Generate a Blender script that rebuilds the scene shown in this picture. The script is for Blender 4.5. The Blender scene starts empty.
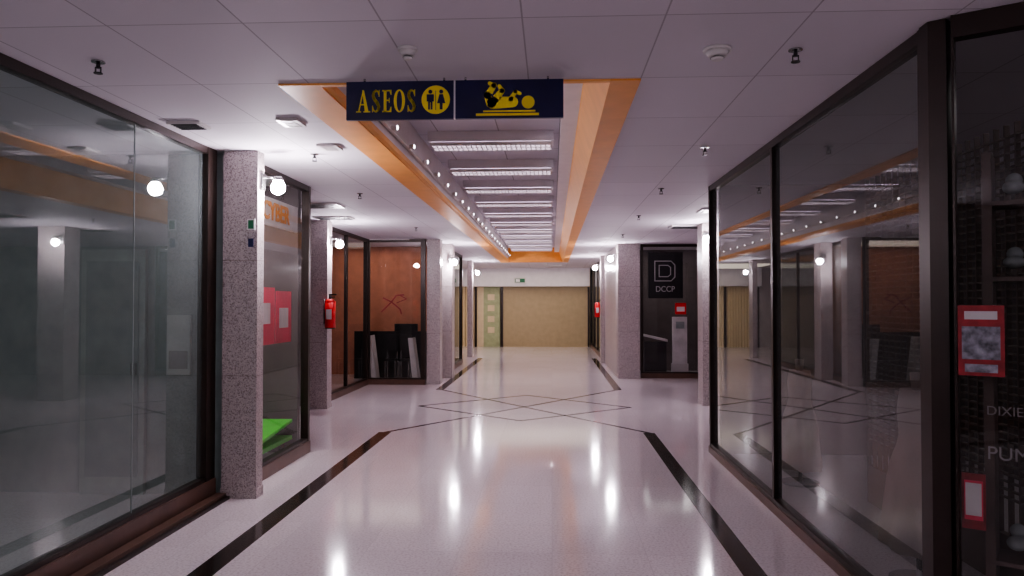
import bpy, bmesh, math, random
from mathutils import Matrix, Vector
random.seed(3)
scn=bpy.context.scene
try:
    scn.view_settings.view_transform='AgX'; scn.view_settings.look='AgX - Medium High Contrast'
except Exception as e: print(e)
# ---------------- materials ----------------
def newmat(name):
    m=bpy.data.materials.new(name); m.use_nodes=True
    nt=m.node_tree; nt.nodes.clear()
    o=nt.nodes.new('ShaderNodeOutputMaterial')
    return m,nt,o
def P(name,col,rough=.5,metal=0,es=0,ecol=None,var=.12,scale=6,coat=0):
    m,nt,o=newmat(name)
    b=nt.nodes.new('ShaderNodeBsdfPrincipled')
    b.inputs['Roughness'].default_value=rough; b.inputs['Metallic'].default_value=metal
    b.inputs['Coat Weight'].default_value=coat
    g=nt.nodes.new('ShaderNodeNewGeometry')
    n=nt.nodes.new('ShaderNodeTexNoise'); n.inputs['Scale'].default_value=scale; n.inputs['Detail'].default_value=4
    r=nt.nodes.new('ShaderNodeValToRGB')
    r.color_ramp.elements[0].position=.3; r.color_ramp.elements[1].position=.7
    r.color_ramp.elements[0].color=[c*(1-var) for c in col]+[1]
    r.color_ramp.elements[1].color=[min(1,c*(1+var)) for c in col]+[1]
    nt.links.new(g.outputs['Position'],n.inputs['Vector']); nt.links.new(n.outputs['Fac'],r.inputs['Fac'])
    nt.links.new(r.outputs['Color'],b.inputs['Base Color'])
    if es:
        b.inputs['Emission Color'].default_value=list(ecol or col)+[1]; b.inputs['Emission Strength'].default_value=es
    nt.links.new(b.outputs[0],o.inputs[0])
    return m
def gridmask(nt,pos,sx,ox,sy,oy,w):
    sep=nt.nodes.new('ShaderNodeSeparateXYZ'); nt.links.new(pos,sep.inputs[0])
    outs=[];cells=[]
    for ax,s,of in ((0,sx,ox),(1,sy,oy)):
        a=nt.nodes.new('ShaderNodeMath');a.operation='SUBTRACT';a.inputs[1].default_value=of;nt.links.new(sep.outputs[ax],a.inputs[0])
        d=nt.nodes.new('ShaderNodeMath');d.operation='DIVIDE';d.inputs[1].default_value=s;nt.links.new(a.outputs[0],d.inputs[0])
        f=nt.nodes.new('ShaderNodeMath');f.operation='FLOOR';nt.links.new(d.outputs[0],f.inputs[0]);cells.append(f.outputs[0])
        p=nt.nodes.new('ShaderNodeMath');p.operation='PINGPONG';p.inputs[1].default_value=.5;nt.links.new(d.outputs[0],p.inputs[0])
        l=nt.nodes.new('ShaderNodeMath');l.operation='LESS_THAN';l.inputs[1].default_value=w/s/2;nt.links.new(p.outputs[0],l.inputs[0])
        outs.append(l.outputs[0])
    mx=nt.nodes.new('ShaderNodeMath');mx.operation='MAXIMUM';nt.links.new(outs[0],mx.inputs[0]);nt.links.new(outs[1],mx.inputs[1])
    cb=nt.nodes.new('ShaderNodeCombineXYZ');nt.links.new(cells[0],cb.inputs[0]);nt.links.new(cells[1],cb.inputs[1])
    return mx.outputs[0],cb.outputs[0]
def mixc(nt,fac,a,b):
    m=nt.nodes.new('ShaderNodeMix');m.data_type='RGBA'
    if isinstance(fac,float): m.inputs[0].default_value=fac
    else: nt.links.new(fac,m.inputs[0])
    for k,v in ((6,a),(7,b)):
        if isinstance(v,(tuple,list)): m.inputs[k].default_value=list(v)+[1]
        else: nt.links.new(v,m.inputs[k])
    return m.outputs[2]
def tiled(name,ca,cb_,line,sx,ox,sy,oy,w,rough,speck=0,specs=90,spec_col=(.3,.25,.25),spec=.5):
    m,nt,o=newmat(name)
    b=nt.nodes.new('ShaderNodeBsdfPrincipled'); b.inputs['Roughness'].default_value=rough
    b.inputs['Specular IOR Level'].default_value=spec
    g=nt.nodes.new('ShaderNodeNewGeometry'); pos=g.outputs['Position']
    mask,cell=gridmask(nt,pos,sx,ox,sy,oy,w)
    wn=nt.nodes.new('ShaderNodeTexWhiteNoise');nt.links.new(cell,wn.inputs['Vector'])
    c=mixc(nt,wn.outputs['Value'],ca,cb_)
    if speck:
        v=nt.nodes.new('ShaderNodeTexNoise');v.inputs['Scale'].default_value=specs;v.inputs['Detail'].default_value=3
        nt.links.new(pos,v.inputs['Vector'])
        r=nt.nodes.new('ShaderNodeValToRGB');r.color_ramp.elements[0].position=.46;r.color_ramp.elements[1].position=.66
        r.color_ramp.elements[1].color=(speck,speck,speck,1);nt.links.new(v.outputs['Fac'],r.inputs['Fac'])
        c=mixc(nt,r.outputs['Color'],c,spec_col)
    c=mixc(nt,mask,c,line)
    nt.links.new(c,b.inputs['Base Color'])
    bp=nt.nodes.new('ShaderNodeBump');bp.invert=True;bp.inputs['Strength'].default_value=.2;bp.inputs['Distance'].default_value=.002
    nt.links.new(mask,bp.inputs['Height']);nt.links.new(bp.outputs[0],b.inputs['Normal'])
    nt.links.new(b.outputs[0],o.inputs[0]); return m
def granite(name,a,b_,c_):
    m,nt,o=newmat(name)
    b=nt.nodes.new('ShaderNodeBsdfPrincipled'); b.inputs['Roughness'].default_value=.3
    g=nt.nodes.new('ShaderNodeNewGeometry')
    v=nt.nodes.new('ShaderNodeTexVoronoi');v.inputs['Scale'].default_value=130;nt.links.new(g.outputs['Position'],v.inputs['Vector'])
    sp=nt.nodes.new('ShaderNodeSeparateColor');nt.links.new(v.outputs['Color'],sp.inputs[0])
    r=nt.nodes.new('ShaderNodeValToRGB');r.color_ramp.interpolation='CONSTANT'
    r.color_ramp.elements[0].color=list(a)+[1];r.color_ramp.elements[1].color=list(b_)+[1];r.color_ramp.elements[1].position=.25
    e=r.color_ramp.elements.new(.7);e.color=list(c_)+[1]
    nt.links.new(sp.outputs[0],r.inputs['Fac']);nt.links.new(r.outputs['Color'],b.inputs['Base Color'])
    nt.links.new(b.outputs[0],o.inputs[0]);return m
def glass(name,tint,haze,hazecol,base=.12,k=1.6):
    m,nt,o=newmat(name)
    t=nt.nodes.new('ShaderNodeBsdfTransparent');t.inputs[0].default_value=list(tint)+[1]
    d=nt.nodes.new('ShaderNodeBsdfDiffuse')
    g0=nt.nodes.new('ShaderNodeNewGeometry');n=nt.nodes.new('ShaderNodeTexNoise');n.inputs['Scale'].default_value=1.3
    nt.links.new(g0.outputs['Position'],n.inputs['Vector'])
    nt.links.new(mixc(nt,n.outputs['Fac'],[c*.7 for c in hazecol],[c*1.3 for c in hazecol]),d.inputs[0])
    m1=nt.nodes.new('ShaderNodeMixShader');m1.inputs[0].default_value=haze
    nt.links.new(t.outputs[0],m1.inputs[1]);nt.links.new(d.outputs[0],m1.inputs[2])
    gl=nt.nodes.new('ShaderNodeBsdfGlossy');gl.inputs['Roughness'].default_value=.012;gl.inputs['Color'].default_value=(.93,.97,.95,1)
    f=nt.nodes.new('ShaderNodeLayerWeight');f.inputs['Blend'].default_value=.35
    ml=nt.nodes.new('ShaderNodeMath');ml.operation='MULTIPLY_ADD';ml.inputs[1].default_value=k;ml.inputs[2].default_value=base;ml.use_clamp=True
    nt.links.new(f.outputs['Fresnel'],ml.inputs[0])
    m2=nt.nodes.new('ShaderNodeMixShader');nt.links.new(ml.outputs[0],m2.inputs[0])
    nt.links.new(m1.outputs[0],m2.inputs[1]);nt.links.new(gl.outputs[0],m2.inputs[2])
    nt.links.new(m2.outputs[0],o.inputs[0]);return m

M_floor=tiled('terrazzo_floor',(.80,.73,.75),(.85,.78,.80),(.68,.61,.63),.6,0,.6,.1,.004,.09,.55,60,(.52,.43,.45),.5)
M_ceil=tiled('ceiling_tiles',(.69,.65,.70),(.74,.695,.75),(.44,.40,.44),.63,.5,.93,4.26,.008,.75)
M_coffer=tiled('coffer_tiles',(.56,.52,.58),(.62,.58,.64),(.3,.28,.3),.6,.08,.75,.05,.012,.6)
M_gran=granite('granite',(.28,.23,.23),(.48,.42,.42),(.58,.52,.51))
M_inlay=P('dark_marble',(.035,.026,.022),.12,var=.4)
M_orange=P('orange_paint',(.86,.37,.08),.5,var=.05)
M_orange_lit=P('lit_orange_paint',(.92,.44,.12),.5,var=.05)  # same orange, painted paler for the light the sloped board catches
M_white=P('white_plaster',(.76,.73,.76),.6,var=.04)
M_offw=P('offwhite_plastic',(.7,.67,.66),.4,var=.03)
M_frame=P('bronze_frame',(.035,.022,.018),.35,metal=.3)
M_brown=P('brown_plinth',(.13,.07,.05),.35)
M_black=P('black_metal',(.01,.01,.012),.4)
M_chrome=P('chrome',(.5,.5,.5),.25,metal=1)
M_gl=glass('glass_left',(.80,.88,.86),.28,(.29,.34,.33),.08,.95)
M_gr=glass('glass_right',(.78,.82,.82),.18,(.30,.31,.31),.08,1.0)
M_gd=glass('glass_dark',(.9,.9,.9),.03,(.1,.1,.1),.03,.5)
M_shopL=P('shop_wall_greygreen',(.36,.40,.40),.8)
M_doorL=P('dull_door_frame',(.46,.49,.48),.6)
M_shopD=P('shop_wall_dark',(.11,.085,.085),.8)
M_wall=P('grey_wall',(.40,.36,.36),.7)
M_navy=P('navy_sign',(.012,.012,.07),.3,var=.2)
M_yel=P('sign_yellow',(.9,.72,.05),.4,var=.03)
M_bulb=P('bulb_glow',(1,1,1),.5,es=510,ecol=(1,.89,1.0))
M_red=P('red_paint',(.75,.02,.02),.3)
M_pink=P('pink_poster',(.85,.06,.13),.4)
M_posterw=P('white_poster',(.75,.72,.72),.4)
M_logo=P('logo_grey',(.5,.48,.48),.4)
M_green=P('green_plastic',(.10,.7,.05),.4)
M_beige=P('beige_shutter',(.50,.40,.24),.5,var=.06)
M_cream=P('cream_panel',(.75,.62,.40),.5,var=.05)
M_salmon=P('salmon_wall',(.62,.27,.17),.7)
M_greenp=P('pale_green_panel',(.42,.46,.26),.5)
M_lat=P('lattice_brown',(.14,.095,.08),.5)
M_tube=P('louvre_glow',(.8,.75,.85),.4,es=4,ecol=(.95,.82,1))
M_spot=P('spot_glow',(1,1,1),.4,es=7,ecol=(1,.92,1))
M_exit=P('exit_green',(.02,.16,.07),.4)
M_fab=P('pale_fabric',(.36,.26,.24),.9)
M_dred=P('dull_red_print',(.30,.025,.03),.5,var=.3,scale=20)
M_pic=P('flyer_picture',(.22,.22,.26),.5,var=.8,scale=25)

# ---------------- mesh builder ----------------
class B:
    def __init__(s): s.bm=bmesh.new(); s.m=[]
    def mi(s,mat):
        if mat not in s.m: s.m.append(mat)
        return s.m.index(mat)
    def box(s,x0,x1,y0,y1,z0,z1,mat):
        r=bmesh.ops.create_cube(s.bm,size=1,matrix=Matrix.Translation(((x0+x1)/2,(y0+y1)/2,(z0+z1)/2))@Matrix.Diagonal((abs(x1-x0),abs(y1-y0),abs(z1-z0),1)))
        return s._set(r['verts'],mat)
    def _set(s,vs,mat,smooth=False):
        i=s.mi(mat)
        for f in {f for v in vs for f in v.link_faces}: f.material_index=i; f.smooth=smooth
        return vs
    def cyl(s,c,r1,r2,h,mat,axis='Z',seg=20):
        R={'Z':Matrix(),'X':Matrix.Rotation(math.pi/2,4,'Y'),'Y':Matrix.Rotation(math.pi/2,4,'X')}[axis]
        r=bmesh.ops.create_cone(s.bm,cap_ends=True,segments=seg,radius1=r1,radius2=r2,depth=h,matrix=Matrix.Translation(c)@R)
        vs=s._set(r['verts'],mat)
        for f in {f for v in vs for f in v.link_faces}:
            if len(f.verts)==4: f.smooth=True
    def sph(s,c,r,mat,sc=(1,1,1),u=20,v=12):
        q=bmesh.ops.create_uvsphere(s.bm,u_segments=u,v_segments=v,radius=r,matrix=Matrix.Translation(c)@Matrix.Diagonal((*sc,1)))
        s._set(q['verts'],mat,True)
    def face(s,pts,mat):
        f=s.bm.faces.new([s.bm.verts.new(p) for p in pts]); f.material_index=s.mi(mat)
    def prism(s,pts,d,mat):
        a=[s.bm.verts.new(p) for p in pts]; b=[s.bm.verts.new(Vector(p)+Vector(d)) for p in pts]
        i=s.mi(mat); n=len(a); fs=[s.bm.faces.new(a),s.bm.faces.new(b[::-1])]
        for k in range(n): fs.append(s.bm.faces.new((a[k],b[k],b[(k+1)%n],a[(k+1)%n])))
        for f in fs: f.material_index=i
        bmesh.ops.recalc_face_normals(s.bm,faces=fs)
    def done(s,name,mw=None,parent=None):
        me=bpy.data.meshes.new(name); s.bm.to_mesh(me); s.bm.free()
        for m in s.m: me.materials.append(m)
        o=bpy.data.objects.new(name,me); scn.collection.objects.link(o)
        if mw is not None: o.matrix_world=mw
        if parent: o.parent=parent
        return o
def text(body,size,loc,rz,mat,name,parent=None,ext=.001,off=0,sx=1,align='LEFT'):
    cu=bpy.data.curves.new(name,'FONT');cu.body=body;cu.size=size;cu.extrude=ext;cu.offset=off;cu.align_x=align
    t=bpy.data.objects.new(name+'_tmp',cu);scn.collection.objects.link(t)
    dg=bpy.context.evaluated_depsgraph_get();me=bpy.data.meshes.new_from_object(t.evaluated_get(dg))
    bpy.data.objects.remove(t)
    o=bpy.data.objects.new(name,me);scn.collection.objects.link(o);me.materials.clear();me.materials.append(mat)
    o.location=loc;o.rotation_euler=(math.pi/2,0,rz);o.scale=(sx,1,1)
    if parent: o.parent=parent
    return o
def onebox(name,x0,x1,y0,y1,z0,z1,m):
    b=B();b.box(x0,x1,y0,y1,z0,z1,m);return b.done(name)

CZ=2.86; CT=CZ-.002
# ---------------- shell ----------------
onebox('floor',-9,8,-4,29,-.1,0,M_floor)
OX0,OX1,OY0,OY1=-1.57,.5,4.27,23.4
b=B()
b.box(-9,OX0,-4,29,CZ,CZ+.05,M_ceil);b.box(OX1,8,-4,29,CZ,CZ+.05,M_ceil)
b.box(OX0,OX1,-4,OY0,CZ,CZ+.05,M_ceil);b.box(OX0,OX1,OY1,29,CZ,CZ+.05,M_ceil)
b.done('ceiling')
TZ=3.29
b=B()
b.box(OX0,-1.33,OY0,OY1,CZ-.012,CZ+.05,M_orange)
b.box(.33,OX1,OY0,OY1,CZ-.012,CZ+.05,M_orange)
b.box(-1.33,.33,OY0,OY0+.04,CZ-.012,TZ,M_orange_lit)
b.box(-1.33,.33,OY1-.25,OY1,CZ-.012,TZ,M_orange)
b.box(-1.37,-1.33,OY0,OY1,CZ+.05,TZ+.05,M_white)
b.box(-1.33,-1.29,OY0+.04,OY1-.25,CZ+.0,CZ+.04,M_orange_lit)
b.prism([(.33,OY0+.04,CZ-.01),(.22,OY0+.04,CZ+.29),(.36,OY0+.04,CZ+.29)],(0,OY1-OY0-.29,0),M_orange_lit)
b.prism([(.225,OY0+.04,CZ+.29),(.08,OY0+.04,CZ+.29),(.08,OY0+.04,TZ+.04),(.225,OY0+.04,TZ+.04)],(0,OY1-OY0-.29,0),M_white)
b.box(-1.4,.4,OY0,OY1,TZ,TZ+.05,M_coffer)
b.done('ceiling_coffer')
for k in range(12):
    y=6.05+1.5*k
    b=B()
    b.box(-1.22,.02,y-.15,y+.15,TZ-.10,TZ-.001,M_white)
    b.face([(-1.19,y-.12,TZ-.102),(-1.19,y+.12,TZ-.102),(-.01,y+.12,TZ-.102),(-.01,y-.12,TZ-.102)],M_tube)
    for i in range(25):
        x=-1.19+i*1.18/24; b.box(x-.005,x+.005,y-.12,y+.12,TZ-.135,TZ-.105,M_offw)
    for yy in (-.13,0,.13): b.box(-1.2,0,y+yy-.01,y+yy+.01,TZ-.14,TZ-.105,M_offw)
    b.done('louvred_ceiling_light')
b=B()
b.box(-1.32,-1.29,OY0+.1,OY1-.3,3.0,3.03,M_offw)
for k in range(24):
    y=5.3+.75*k
    b.cyl((-1.27,y,3.015),.018,.025,.05,M_offw,'X',12); b.sph((-1.245,y,3.015),.019,M_spot,(.6,1,1),10,6)
b.done('spotlight_row')

onebox('wall_back',-9,8,-4.1,-4,0,CZ,M_wall)
onebox('wall_left',-9.1,-9,-4,29,0,CZ,M_wall)
onebox('wall_right',8,8.1,-4,29,0,CZ,M_wall)
onebox('wall_far',-9,8,28.2,28.3,0,CZ,M_cream)

def shopfront(name,p0,p1,mull,gmat,base=.08,top=.06,ep=.06,z1=CZ,plm=M_brown,endw=None,seams=()):
    p0=Vector(p0);p1=Vector(p1);L=(p1-p0).length;a=math.atan2(p1.y-p0.y,p1.x-p0.x)
    b=B()
    b.box(0,L,-.05,.05,0,base,plm); b.box(0,L,-.035,.035,base,base+.03,M_frame)
    b.box(0,L,-.035,.035,z1-top,z1-.002,M_frame)
    w=endw or (ep,ep)
    b.box(0,w[0],-.04,.04,0,z1-.002,M_frame);b.box(L-w[1],L,-.04,.04,0,z1-.002,M_frame)
    for (m,mw) in mull: b.box(m-mw/2,m+mw/2,-.03,.03,base,z1-.01,M_frame)
    for m in seams: b.box(m-.002,m+.002,-.004,.004,base,z1-top,M_shopL)
    b.face([(w[0],0,base),(L-w[1],0,base),(L-w[1],0,z1-top),(w[0],0,z1-top)],gmat)
    return b.done(name,Matrix.Translation((p0.x,p0.y,0))@Matrix.Rotation(a,4,'Z'))
shopfront('window_1',(-2.8,-3.9),(-2.8,6.12),[],M_gl,base=.17,endw=(.06,.16),seams=(3.3,6.1,8.85))
b=B();b.box(-2.74,-2.66,-3.9,6.11,0,.05,M_brown);b.box(-2.66,-2.63,-3.9,6.11,0,.025,M_frame);b.done('trim_1')
shopfront('window_2',(-2.65,6.42),(-2.65,8.1),[],M_gd,base=.12,ep=.06)
shopfront('window_3',(1.73,8.3),(1.73,3.56),[(2.32,.05)],M_gr,base=.07,endw=(.05,.03))
b=B();b.prism([(1.68,3.55,0),(1.78,3.55,0),(1.78,3.47,0),(1.74,3.43,0),(1.68,3.47,0)],(0,0,CT),M_frame);b.done('corner_post')
W4=(Vector((1.765,3.43)),Vector((3.0,2.62)))
shopfront('window_4',W4[0],W4[1],[],M_gd,base=.07,top=.10,ep=.01)
shopfront('window_5',(-3.65,11.72),(-3.65,14.78),[(1.6,.05)],M_gd,base=.1)
shopfront('window_6',(-3.68,14.84),(-2.48,14.84),[(.02,.1)],M_gd,base=.1,ep=.09)
shopfront('window_7',(-2.4,15.25),(-2.4,20.0),[(1.6,.06),(3.2,.06)],M_gr,base=.1)
shopfront('window_8',(3.15,16.4),(1.9,16.4),[],M_gd,base=.1,ep=.05)
shopfront('window_9',(1.45,28.1),(1.45,20.9),[(2,.06),(4,.06)],M_gr,base=.1)

def pillar(x0,x1,y0,y1):
    b=B();b.box(x0,x1,y0,y1,0,CT,M_gran);b.box(x0-.006,x1+.006,y0-.006,y1+.006,0,.08,M_gran)
    for z in (1.0,1.95): b.box(x0-.001,x1+.001,y0-.001,y1+.001,z,z+.003,M_brown)
    b.done('granite_pillar')
pillar(-2.71,-2.42,6.13,6.27)
pillar(-3.75,-3.4,11.36,11.6)
pillar(-2.47,-2.2,14.9,15.2)
pillar(-2.36,-2.12,16.1,16.5)
pillar(2.35,2.8,12.0,12.4)
pillar(1.4,1.86,16.2,16.36)
onebox('wall_granite',1.4,1.5,16.52,20.2,0,CT,M_gran)
pillar(1.3,1.5,20.3,20.6)
pillar(-2.5,-2.36,22.4,22.8)

onebox('wall_shop_left',-5.2,-5.1,-4,6.3,0,CT,M_shopL)
onebox('wall_shop_left_side',-5.1,-2.74,6.24,6.34,0,CT,M_shopL)
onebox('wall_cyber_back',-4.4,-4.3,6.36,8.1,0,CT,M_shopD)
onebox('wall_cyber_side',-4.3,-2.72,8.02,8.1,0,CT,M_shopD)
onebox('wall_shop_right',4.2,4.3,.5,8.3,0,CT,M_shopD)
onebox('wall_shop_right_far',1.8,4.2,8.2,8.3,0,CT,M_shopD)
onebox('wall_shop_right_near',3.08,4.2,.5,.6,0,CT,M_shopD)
onebox('wall_corridor_right',3.02,3.08,-4,2.5,0,CT,M_wall)
onebox('wall_salmon',-5.9,-2.5,16.9,17,0,CT,M_salmon)
onebox('wall_salmon_side',-6,-5.9,11.4,17,0,CT,M_shopD)
onebox('wall_salmon_near',-5.9,-3.76,11.62,11.68,0,CT,M_shopD)
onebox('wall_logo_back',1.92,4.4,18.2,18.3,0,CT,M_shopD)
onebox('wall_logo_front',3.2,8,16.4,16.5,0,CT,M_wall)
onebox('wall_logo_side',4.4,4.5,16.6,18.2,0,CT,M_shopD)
onebox('wall_farshop_back',-4.5,-4.4,17.1,20,0,CT,M_wall)
onebox('wall_farshop_side',-4.4,-2.46,19.9,20,0,CT,M_wall)

T=.0025
b=B()
b.box(-2.14,-1.99,-4,9.35,0,T,M_inlay);b.box(1.12,1.26,-4,9.45,0,T,M_inlay)
b.box(-2.14,-1.99,14.0,22,0,T,M_inlay);b.box(1.14,1.28,14.1,22,0,T,M_inlay)
def strip(p,q,w=.05):
    p=Vector((*p,0));q=Vector((*q,0));d=(q-p).normalized();n=Vector((-d.y,d.x,0))*w/2
    b.prism([p-n,q-n,q+n,p+n],(0,0,T),M_inlay)
strip((-2.06,9.35),(1.2,14.1));strip((1.2,9.45),(-2.06,14.0))
strip((-2.06,11.75),(-.43,10.35));strip((-.43,10.35),(1.2,11.75));strip((1.2,11.75),(-.43,13.2));strip((-.43,13.2),(-2.06,11.75))
b.done('floor_inlay')

# end of the corridor
b=B()
n=44
for i in range(n):
    z=i*2.19/n
    b.box(-1.8,1.32,27.82,27.86,z,z+.042,M_beige);b.box(-1.8,1.32,27.84,27.87,z+.042,z+.05,M_beige)
b.box(-1.88,-1.78,27.78,27.9,0,2.19,M_frame);b.box(1.30,1.36,27.78,27.9,0,2.19,M_frame)
b.done('roller_shutter')
b=B()
for i in range(11):
    x=-3.9+i*.1; b.prism([(x,27.86,0),(x+.05,27.8,0),(x+.1,27.86,0),(x+.1,27.89,0),(x,27.89,0)],(0,0,2.19),M_cream)
b.box(-3.99,-3.9,27.78,27.9,0,2.19,M_frame);b.box(-2.82,-2.76,27.76,27.9,0,2.19,M_frame)
b.box(-2.74,-2.5,27.82,27.88,0,2.19,M_cream)
b.box(-2.5,-1.9,27.82,27.88,0,2.19,M_greenp)
for z in (.5,.9,1.3,1.7): b.box(-2.35,-2.1,27.80,27.82,z,z+.22,M_cream)
b.done('folding_door')
onebox('wall_end_left',-8.9,-4.0,27.8,27.9,0,CT,M_wall)
onebox('wall_soffit',-4.0,1.36,27.45,27.74,2.2,CT,M_white)
b=B();b.box(-1.33,-.97,27.36,27.40,2.34,2.48,M_exit);b.box(-1.37,-.93,27.40,27.44,2.30,2.52,M_offw)
b.box(-1.3,-1.15,27.355,27.36,2.36,2.46,M_posterw);b.done('exit_sign')

# ---------------- hanging sign ----------------
b=B()
SY=4.2;s0,s1=-1.15,.065;z0,z1=CZ-.235,CZ-.02
b.box(s0,-.545,SY-.012,SY+.012,z0,z1,M_navy);b.box(-.535,s1,SY-.012,SY+.012,z0,z1,M_navy)
b.box(-.545,-.535,SY-.01,SY+.01,z0,z1,M_posterw)
for x in (-1.05,-.6,-.48,-.02): b.cyl((x,SY,CZ-.011),.006,.006,.018,M_chrome)
yf=SY-.0135
def disc(cx,cz,r,mat,y=yf,n=32,sx=1,sz=1):
    b.prism([(cx+r*sx*math.cos(t*2*math.pi/n),y,cz+r*sz*math.sin(t*2*math.pi/n)) for t in range(n)],(0,-.0015,0),mat)
def poly(pts,mat,y=yf): b.prism([(x,y,z) for x,z in pts],(0,-.0015,0),mat)
zc=(z0+z1)/2
disc(-.645,zc,.080,M_yel)
y2=yf-.002
disc(-.675,zc+.045,.011,M_navy,y2)
poly([(-.695,zc+.03),(-.655,zc+.03),(-.655,zc-.01),(-.663,zc-.01),(-.663,zc-.055),(-.673,zc-.055),(-.673,zc-.015),(-.677,zc-.015),(-.677,zc-.055),(-.687,zc-.055),(-.687,zc-.01),(-.695,zc-.01)],M_navy,y2)
poly([(-.646,zc+.05),(-.643,zc+.05),(-.643,zc-.058),(-.646,zc-.058)],M_navy,y2)
disc(-.614,zc+.045,.011,M_navy,y2)
poly([(-.624,zc+.03),(-.604,zc+.03),(-.591,zc-.02),(-.606,zc-.02),(-.606,zc-.055),(-.622,zc-.055),(-.622,zc-.02),(-.637,zc-.02)],M_navy,y2)
def rod(x0_,z0_,x1_,z1_,w0,w1,mat=M_yel,y=yf):
    d=Vector((x1_-x0_,z1_-z0_)).normalized();n=Vector((-d.y,d.x))
    poly([(x0_+n.x*w0,z0_+n.y*w0),(x0_-n.x*w0,z0_-n.y*w0),(x1_-n.x*w1,z1_-n.y*w1),(x1_+n.x*w1,z1_+n.y*w1)],mat,y)
    disc(x0_,z0_,w0,mat,y-.0002,16);disc(x1_,z1_,w1,mat,y-.0002,16)
# baby lying on the changing mat, legs up at the left
disc(-.13,zc-.020,.036,M_yel)
rod(-.325,zc-.022,-.215,zc-.018,.034,.030)
rod(-.335,zc-.02,-.355,zc+.02,.030,.020)
rod(-.355,zc+.02,-.320,zc+.075,.020,.016)
rod(-.320,zc+.075,-.345,zc+.088,.014,.010)
rod(-.31,zc-.0,-.275,zc+.045,.022,.016)
rod(-.275,zc+.045,-.290,zc+.072,.014,.010)
rod(-.225,zc+.0,-.200,zc+.038,.014,.011);rod(-.200,zc+.038,-.175,zc+.028,.011,.009)
rod(-.335,zc+.025,-.318,zc+.0,.004,.003,M_navy,yf-.003)
poly([(-.42,zc-.080),(-.07,zc-.080),(-.07,zc-.094),(-.42,zc-.094)],M_yel)
poly([(-.38,zc-.064),(-.09,zc-.064),(-.09,zc-.073),(-.38,zc-.073)],M_yel)
H=.125;zb=zc-.066
def bar(x0,x1,za,zb_): poly([(x0,za),(x1,za),(x1,zb_),(x0,zb_)],M_yel)
def LA(x,w):
    poly([(x+.006,zb),(x+.014,zb),(x+w*.52,zb+H*.93),(x+w*.46,zb+H)],M_yel)
    poly([(x+w*.42,zb+H),(x+w*.56,zb+H),(x+w-.005,zb),(x+w-.026,zb)],M_yel,yf-.0003)
    bar(x+.02,x+w-.02,zb+H*.32,zb+H*.38);bar(x-.004,x+.024,zb,zb+.007);bar(x+w-.034,x+w+.004,zb,zb+.007)
def LE(x,w):
    bar(x+.008,x+.024,zb,zb+H);bar(x,x+w,zb,zb+.008);bar(x,x+w,zb+H-.008,zb+H);bar(x+.02,x+w*.78,zb+H*.5,zb+H*.56)
    poly([(x+w,zb),(x+w,zb+.03),(x+w-.005,zb+.03),(x+w-.012,zb+.006)],M_yel);poly([(x+w,zb+H),(x+w,zb+H-.028),(x+w-.005,zb+H-.028),(x+w-.012,zb+H-.006)],M_yel)
    bar(x+w*.72,x+w*.8,zb+H*.42,zb+H*.64)
def LO(x,w):
    n=28;cx=x+w/2;cz=zb+H/2
    for i in range(n):
        a0=i*2*math.pi/n;a1=(i+1)*2*math.pi/n
        o=lambda a,rx,rz:(cx+rx*math.cos(a),cz+rz*math.sin(a))
        poly([o(a0,w/2,H/2+.002),o(a1,w/2,H/2+.002),o(a1,w/2-.017,H/2-.006),o(a0,w/2-.017,H/2-.006)],M_yel)
def LS(x,w):
    pts=[(.8,.76),(.55,.93),(0,.98),(-.6,.9),(-.75,.74),(-.45,.6),(.35,.42),(.75,.26),(.6,.1),(0,.02),(-.6,.08),(-.85,.25)]
    ws=[.002,.004,.005,.007,.008,.009,.009,.008,.007,.005,.004,.002]
    cx=x+w/2
    q=[(cx+p[0]*w*.45,zb+p[1]*H) for p in pts]
    for i in range(len(q)-1): rod(*q[i],*q[i+1],ws[i],ws[i+1])
    bar(x+w-.008,x+w-.003,zb+H*.70,zb+H);bar(x+.002,x+.007,zb,zb+H*.3)
x=-1.09
for L,w in ((LA,.072),(LS,.047),(LE,.052),(LO,.064),(LS,.047)):
    L(x,w); x+=w+.0125
b.done('restroom_sign')

# ---------------- sconces ----------------
def sconce(x,y,z,deg):
    """deg: direction (about Z, 0=+X) from the bulb towards the wall"""
    b=B();wx=.14
    b.box(wx-.02,wx,-.04,.04,-.02,.12,M_chrome)
    b.cyl((wx/2,0,.085),.010,.010,wx,M_chrome,'X',12)
    b.cyl((0,0,.082),.045,.024,.03,M_chrome)
    b.cyl((0,0,.062),.045,.045,.012,M_offw)
    b.sph((0,0,0),.060,M_bulb,(1,1,1),14,9)
    b.done('wall_lamp',Matrix.Translation((x,y,z))@Matrix.Rotation(math.radians(deg),4,'Z'))
sconce(-2.275,6.2,2.56,180)
sconce(-3.255,11.5,2.50,180)
sconce(-2.055,15.96,2.46,132)
sconce(2.40,11.85,2.58,90)
sconce(1.25,16.28,2.54,0)
sconce(1.155,20.45,2.54,0)
sconce(-2.215,22.6,2.5,180)
sconce(-2.61,-1.2,2.55,180); sconce(2.87,-.5,2.55,0)

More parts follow.
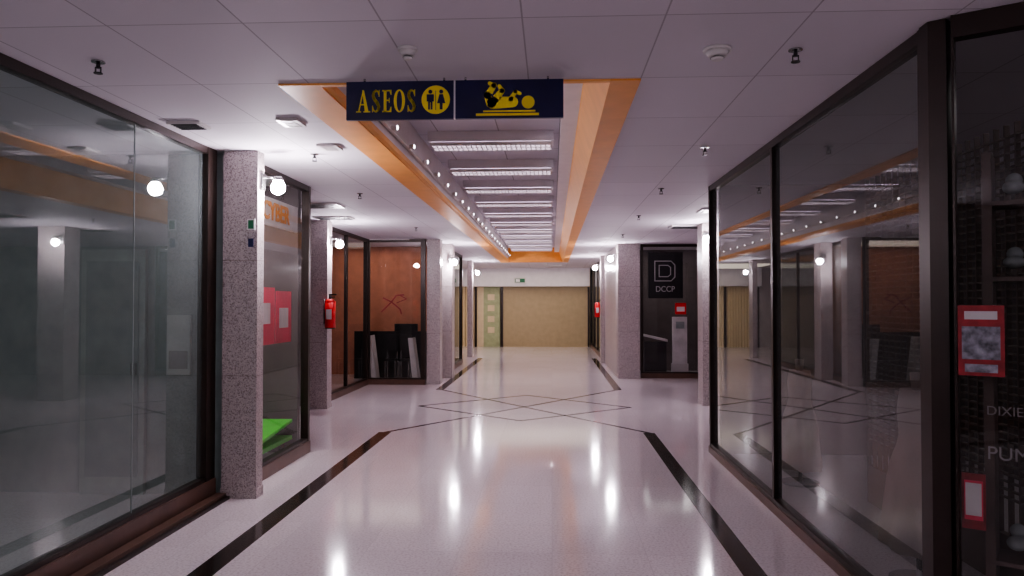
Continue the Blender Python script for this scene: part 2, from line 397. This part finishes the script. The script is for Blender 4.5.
def exting(x,y,z,s=1):
    b=B()
    b.cyl((x,y,z),.075*s,.075*s,.36*s,M_red);b.sph((x,y,z+.18*s),.075*s,M_red,(1,1,.7))
    b.cyl((x,y,z-.185*s),.07*s,.075*s,.02*s,M_black)
    b.cyl((x,y,z+.25*s),.02*s,.02*s,.06*s,M_black);b.box(x-.02*s,x+.09*s,y-.012,y+.012,z+.28*s,z+.30*s,M_black)
    b.box(x-.02*s,x+.07*s,y-.012,y+.012,z+.25*s,z+.262*s,M_black)
    b.cyl((x-.085*s,y,z+.05*s),.011*s,.013*s,.36*s,M_black)
    b.box(x-.04*s,x+.04*s,y-.079*s,y-.074*s,z-.06*s,z+.08*s,M_posterw)
    b.box(x-.06,x+.02,y+.07*s,y+.1,z-.02,z+.12,M_black)
    b.done('fire_extinguisher')
exting(-3.32,11.25,1.42,1.05)
exting(1.2,20.18,1.4,.95)

def detector(x,y,r):
    b=B();b.cyl((x,y,CZ-.008),r,r,.014,M_offw,seg=28);b.cyl((x,y,CZ-.027),r*.62,r*.85,.026,M_offw,seg=28)
    b.cyl((x,y,CZ-.045),r*.5,r*.4,.006,M_black,seg=20);b.cyl((x,y,CZ-.052),r*.35,r*.5,.012,M_offw,seg=20);b.done('smoke_detector')
detector(-.71,3.70,.05);detector(.82,3.79,.07)
def sprinkler(x,y):
    b=B();b.cyl((x,y,CZ-.004),.034,.034,.006,M_chrome);b.cyl((x,y,CZ-.022),.010,.010,.03,M_black)
    b.box(x-.016,x-.012,y-.004,y+.004,CZ-.06,CZ-.03,M_black);b.box(x+.012,x+.016,y-.004,y+.004,CZ-.06,CZ-.03,M_black)
    b.box(x-.016,x+.016,y-.004,y+.004,CZ-.036,CZ-.03,M_black)
    b.cyl((x,y,CZ-.063),.022,.022,.005,M_black);b.done('sprinkler_head')
for p in ((1.21,3.82),(-2.36,3.82),(1.24,6.2),(1.2,8.4),(-2.2,8.6),(1.25,11.0),(-2.25,12.5),(1.3,14),(-2.3,1.5),(-2.0,6.3)): sprinkler(*p)
def vent(x,y,w,d,dark=M_black):
    b=B();b.box(x-w/2,x+w/2,y-d/2,y+d/2,CZ-.02,CZ-.001,M_offw)
    n=5
    for i in range(n):
        yy=y-d/2+(i+.5)*d/n; b.box(x-w/2+.03,x+w/2-.03,yy-d/n*.22,yy+d/n*.22,CZ-.024,CZ-.02,dark)
    b.done('ceiling_vent')
vent(-2.55,5.2,.24,.18);vent(-1.80,5.15,.15,.2,M_offw);vent(-3.2,11.0,.55,.3);vent(-3.2,15.0,.8,.4)
vent(2.2,12.6,.5,.4);vent(-1.78,6.0,.16,.2,M_offw);vent(-3.0,9.6,.6,.4);vent(2.3,10.4,.6,.4);vent(.05,25.3,.6,.4,M_offw)

# ---------------- shop contents ----------------
b=B()
for (y0,y1,za,zb_,m) in ((6.5,6.88,1.15,1.75,M_pink),(6.9,7.33,1.2,1.75,M_pink),(7.36,7.8,1.2,1.72,M_pink),(6.95,7.2,1.4,1.60,M_posterw),(7.45,7.7,1.35,1.55,M_posterw)):
    e=.004 if m is M_posterw else 0
    b.box(-2.72,-2.715+e,y0,y1,za,zb_,m)
b.done('window_posters')
cy=B();cy.box(-2.74,-2.72,6.75,8.0,2.35,2.62,M_posterw);cs=cy.done('shop_name_board')
text('CYBER',.24,(-2.71,7.0,2.41),math.pi/2,M_orange,'shop_name_letters',cs,.003,.006)
b=B();b.box(-3.6,-2.75,6.5,7.95,.16,.20,M_green)
b.prism([(-3.6,6.5,.20),(-2.75,6.5,.20),(-2.75,7.95,.34),(-3.6,7.95,.34)],(0,0,.03),M_green)
for x in (-3.5,-2.82):
    for y in (6.6,7.85): b.box(x-.03,x+.03,y-.03,y+.03,0,.16,M_black)
b.done('green_display_table')
b=B();b.box(-2.49,-2.45,6.11,6.12,2.06,2.13,M_navy);b.box(-2.50,-2.435,6.11,6.12,2.2,2.29,M_posterw);b.box(-2.49,-2.445,6.107,6.11,2.21,2.28,M_exit);b.done('pillar_notice')
b=B();b.box(-3.95,-3.40,6.19,6.235,0,2.05,M_doorL);b.box(-3.9,-3.45,6.18,6.19,.15,1.95,M_shopL);b.box(-3.5,-3.46,6.15,6.18,1.0,1.1,M_chrome);b.done('door_1')
b=B();b.box(-4.95,-4.80,6.19,6.235,0,2.05,M_doorL);b.box(-4.94,-4.81,6.18,6.19,.9,1.95,M_wall);b.done('door_2')
b=B();b.box(-3.22,-3.02,6.21,6.235,1.0,1.5,M_posterw);b.box(-3.2,-3.04,6.205,6.21,1.05,1.2,M_wall);b.done('wall_poster')
b=B();b.box(-3.55,-2.75,16.2,16.8,.72,.76,M_black)
for x in (-3.5,-2.8):
    for y in (16.25,16.75): b.box(x-.02,x+.02,y-.02,y+.02,0,.72,M_black)
b.box(-3.4,-2.9,16.3,16.35,.9,1.15,M_black);b.box(-3.2,-3.1,16.3,16.4,.76,.9,M_black);b.done('dark_table')
for (x,l) in ((-3.62,.95),(-2.78,.9)):
    b=B();b.prism([(x,15.1,0),(x+.09,15.1,0),(x-.02,15.1,l),(x-.1,15.1,l)],(0,.03,0),M_posterw)
    b.prism([(x+.09,15.1,0),(x+.12,15.1,0),(x+.0,15.1,l),(x-.02,15.1,l)],(0,.3,0),M_offw);b.done('leaning_board')
for cx in (-3.28,-3.0):
    b=B()
    b.box(cx-.11,cx+.11,15.3,15.55,.42,.46,M_black);b.box(cx-.11,cx+.11,15.53,15.56,.6,.95,M_black)
    for ex in (-.10,.10):
        b.box(cx+ex-.012,cx+ex+.012,15.3,15.325,0,.42,M_chrome);b.box(cx+ex-.012,cx+ex+.012,15.53,15.555,0,.62,M_chrome)
    b.done('cafe_chair')
b=B();b.box(-4.2,-2.5,16.0,16.05,0,1.0,M_black);b.done('low_partition')
b=B()
def stroke(pts,w=.018):
    for i in range(len(pts)-1):
        p=Vector((pts[i][0],14.80,pts[i][1]));q=Vector((pts[i+1][0],14.80,pts[i+1][1]));d=(q-p).normalized();n=Vector((-d.z,0,d.x))*w
        b.prism([p-n,q-n,q+n,p+n],(0,.004,0),M_dred)
stroke([(-3.35,1.42),(-3.15,1.62),(-3.05,1.75),(-2.9,1.76)],.014);stroke([(-3.32,1.70),(-3.15,1.62),(-2.98,1.48),(-2.95,1.38)],.014);stroke([(-2.98,1.75),(-2.85,1.68),(-3.05,1.6)],.010)
b.done('window_graffiti')
b=B();b.box(2.05,2.78,16.30,16.34,1.7,2.68,M_black)
for (w,cut) in ((.22,.6),(.13,.5)):
    cx,cz=2.40,2.28;t=.018
    b.box(cx-w,cx-w+t,16.285,16.30,cz-w,cz+w,M_logo);b.box(cx-w,cx+w*cut,16.285,16.30,cz+w-t,cz+w,M_logo)
    b.box(cx-w,cx+w*cut,16.285,16.30,cz-w,cz-w+t,M_logo)
    b.prism([(cx+w*cut,16.285,cz-w),(cx+w,16.285,cz-w*.6),(cx+w,16.285,cz+w*.6),(cx+w*cut,16.285,cz+w),(cx+w*cut,16.285,cz+w-t),(cx+w-t,16.285,cz+w*.55),(cx+w-t,16.285,cz-w*.55),(cx+w*cut,16.285,cz-w+t)],(0,.015,0),M_logo)
lg=b.done('shop_logo_sign')
text('DCCP',.17,(2.2,16.29,1.84),0,M_logo,'logo_letters',lg,.003,.0,.9)
b=B();b.box(2.60,2.90,16.5,16.65,.3,1.3,M_posterw);b.box(2.66,2.84,16.49,16.5,1.05,1.2,M_shopL);b.box(2.58,2.92,16.48,16.67,0,.3,M_offw);b.done('white_cabinet')
b=B();b.box(2.62,2.85,16.33,16.34,1.36,1.6,M_red);b.box(2.65,2.82,16.325,16.33,1.42,1.52,M_posterw);b.done('red_notice')
b=B();b.prism([(1.98,16.6,.88),(2.50,16.6,.76),(2.50,17.0,.76),(1.98,17.0,.88)],(0,0,.05),M_offw);b.box(2.0,2.48,16.65,17.0,.0,.76,M_black);b.done('shop_counter')
b=B()
for i in range(46): b.box(2.55,2.57,3.6,6.3,.5+i*.045,.51+i*.045,M_lat)
for i in range(28): b.box(2.545,2.575,3.6+i*.1,3.61+i*.1,.3,2.6,M_lat)
b.box(2.54,2.58,3.6,6.3,0.0,.3,M_lat)
b.done('lattice_grille')
d=(W4[1]-W4[0]).normalized()
Mw=Matrix.Translation((W4[0].x,W4[0].y,0))@Matrix.Rotation(math.atan2(d.y,d.x),4,'Z')
b=B();b.box(.015,.185,-.054,-.05,1.29,1.59,M_dred);b.box(.03,.17,-.057,-.054,1.36,1.5,M_pic);b.box(.04,.16,-.057,-.054,1.53,1.565,M_logo);b.box(.04,.16,-.057,-.054,1.305,1.34,M_pic)
b.box(.015,.03,-.05,-.002,1.56,1.58,M_frame);b.box(.17,.185,-.05,-.002,1.56,1.58,M_frame);b.done('red_flyer',Mw)
b=B();b.box(.015,.105,.02,.03,.62,.86,M_dred);b.box(.025,.095,.015,.02,.66,.83,M_pink);b.box(.03,.09,.012,.016,.68,.82,M_posterw);b.done('flyer',Mw)
for nm,tx,zz,s in (('window_lettering','DIXIE',1.12,.055),('window_lettering','PUM',.93,.08)):
    t=text(tx,s,(0,0,0),0,M_wall,nm,None);t.matrix_world=Mw@Matrix.Translation((.11,.02,zz))@Matrix.Rotation(math.pi/2,4,'X')
b=B()
for i in range(5):
    for z in (.45,1.75,2.1): 
        b.sph((.2+i*.15,.40,z+.04),.045,M_shopL,(1,1.7,.7));b.sph((.2+i*.15,.46,z+.08),.035,M_shopL,(1,1,1))
for z in (.42,1.72,2.07): b.box(.1,.95,.3,.52,z-.02,z,M_lat)
for x in (.1,.95): b.box(x-.02,x+.02,.3,.52,0,2.3,M_lat)
b.done('shoe_shelf',Mw)
def garment(x,y,zt,zb,r0,r1,name):
    b=B();n=48;rows=14;vs=[]
    for j in range(rows+1):
        f=j/rows;z=zt+(zb-zt)*f;row=[]
        for i in range(n):
            a=i*2*math.pi/n
            r=(r0+(r1-r0)*f**.8)*(1+.10*f*math.sin(a*7+f*2)) * (1-.25*math.exp(-((f-.3)/.12)**2))
            row.append(b.bm.verts.new((x+r*math.cos(a)*.7,y+r*math.sin(a),z)))
        vs.append(row)
    k=b.mi(M_fab)
    for j in range(rows):
        for i in range(n):
            f=b.bm.faces.new((vs[j][i],vs[j][(i+1)%n],vs[j+1][(i+1)%n],vs[j+1][i]));f.material_index=k;f.smooth=True
    b.bm.faces.new(vs[0][::-1]);b.bm.faces.new(vs[-1])
    b.cyl((x,y,zb/2),.015,.015,zb,M_black);b.cyl((x,y,.01),.16,.16,.02,M_black);b.cyl((x,y,zt+.05),.03,.04,.1,M_fab)
    b.done(name)
garment(2.2,6.9,1.0,.15,.12,.25,'display_dress');garment(2.1,4.5,1.1,.2,.12,.26,'display_dress')

# ---------------- lights ----------------
def area(name,loc,size,sy,power,col,rot=(0,0,0)):
    l=bpy.data.lights.new(name,'AREA');l.shape='RECTANGLE';l.size=size;l.size_y=sy;l.energy=power;l.color=col
    o=bpy.data.objects.new(name,l);scn.collection.objects.link(o);o.location=loc;o.rotation_euler=rot;return o
area('shop_fill_left',(-4.0,2.5,CZ-.05),1.5,6,15,(.9,1,1))  # added weak fill for the left shop interior, no fixture seen
area('shop_fill_cyber',(-3.4,7.2,CZ-.05),.8,1.2,25,(1,.95,1))  # added so the posters and green table show, no lamp seen here
area('shop_fill_salmon',(-3.8,15.9,CZ-.05),2.4,1.6,12,(1,.8,.7))  # added fill for the salmon room, widened to soften its floor reflection
area('shop_fill_right',(3.3,5,CZ-.05),1.4,3,4,(1,.95,.95))  # added faint fill behind the right window, without a fixture
area('shop_fill_logo',(2.6,17.2,CZ-.05),1,1.2,12,(1,.95,.95))  # added to brighten the inside of the logo shop, source unseen
area('end_fill',(-1,25.4,CZ-.05),5,3.4,65,(1,.85,.72))  # added broad warm fill over the corridor end, no fixture there
w=bpy.data.worlds.new('World');scn.world=w;w.use_nodes=True
w.node_tree.nodes['Background'].inputs[0].default_value=(.1,.08,.12,1);w.node_tree.nodes['Background'].inputs[1].default_value=.2
# ---------------- camera ----------------
c=bpy.data.cameras.new('camera');c.sensor_width=36;c.lens=36*760/1024;c.clip_start=.05
co=bpy.data.objects.new('camera',c);scn.collection.objects.link(co);co.location=(0,0,1.6)
co.rotation_euler=(math.radians(90+1.13),0,math.radians(3.0));scn.camera=co
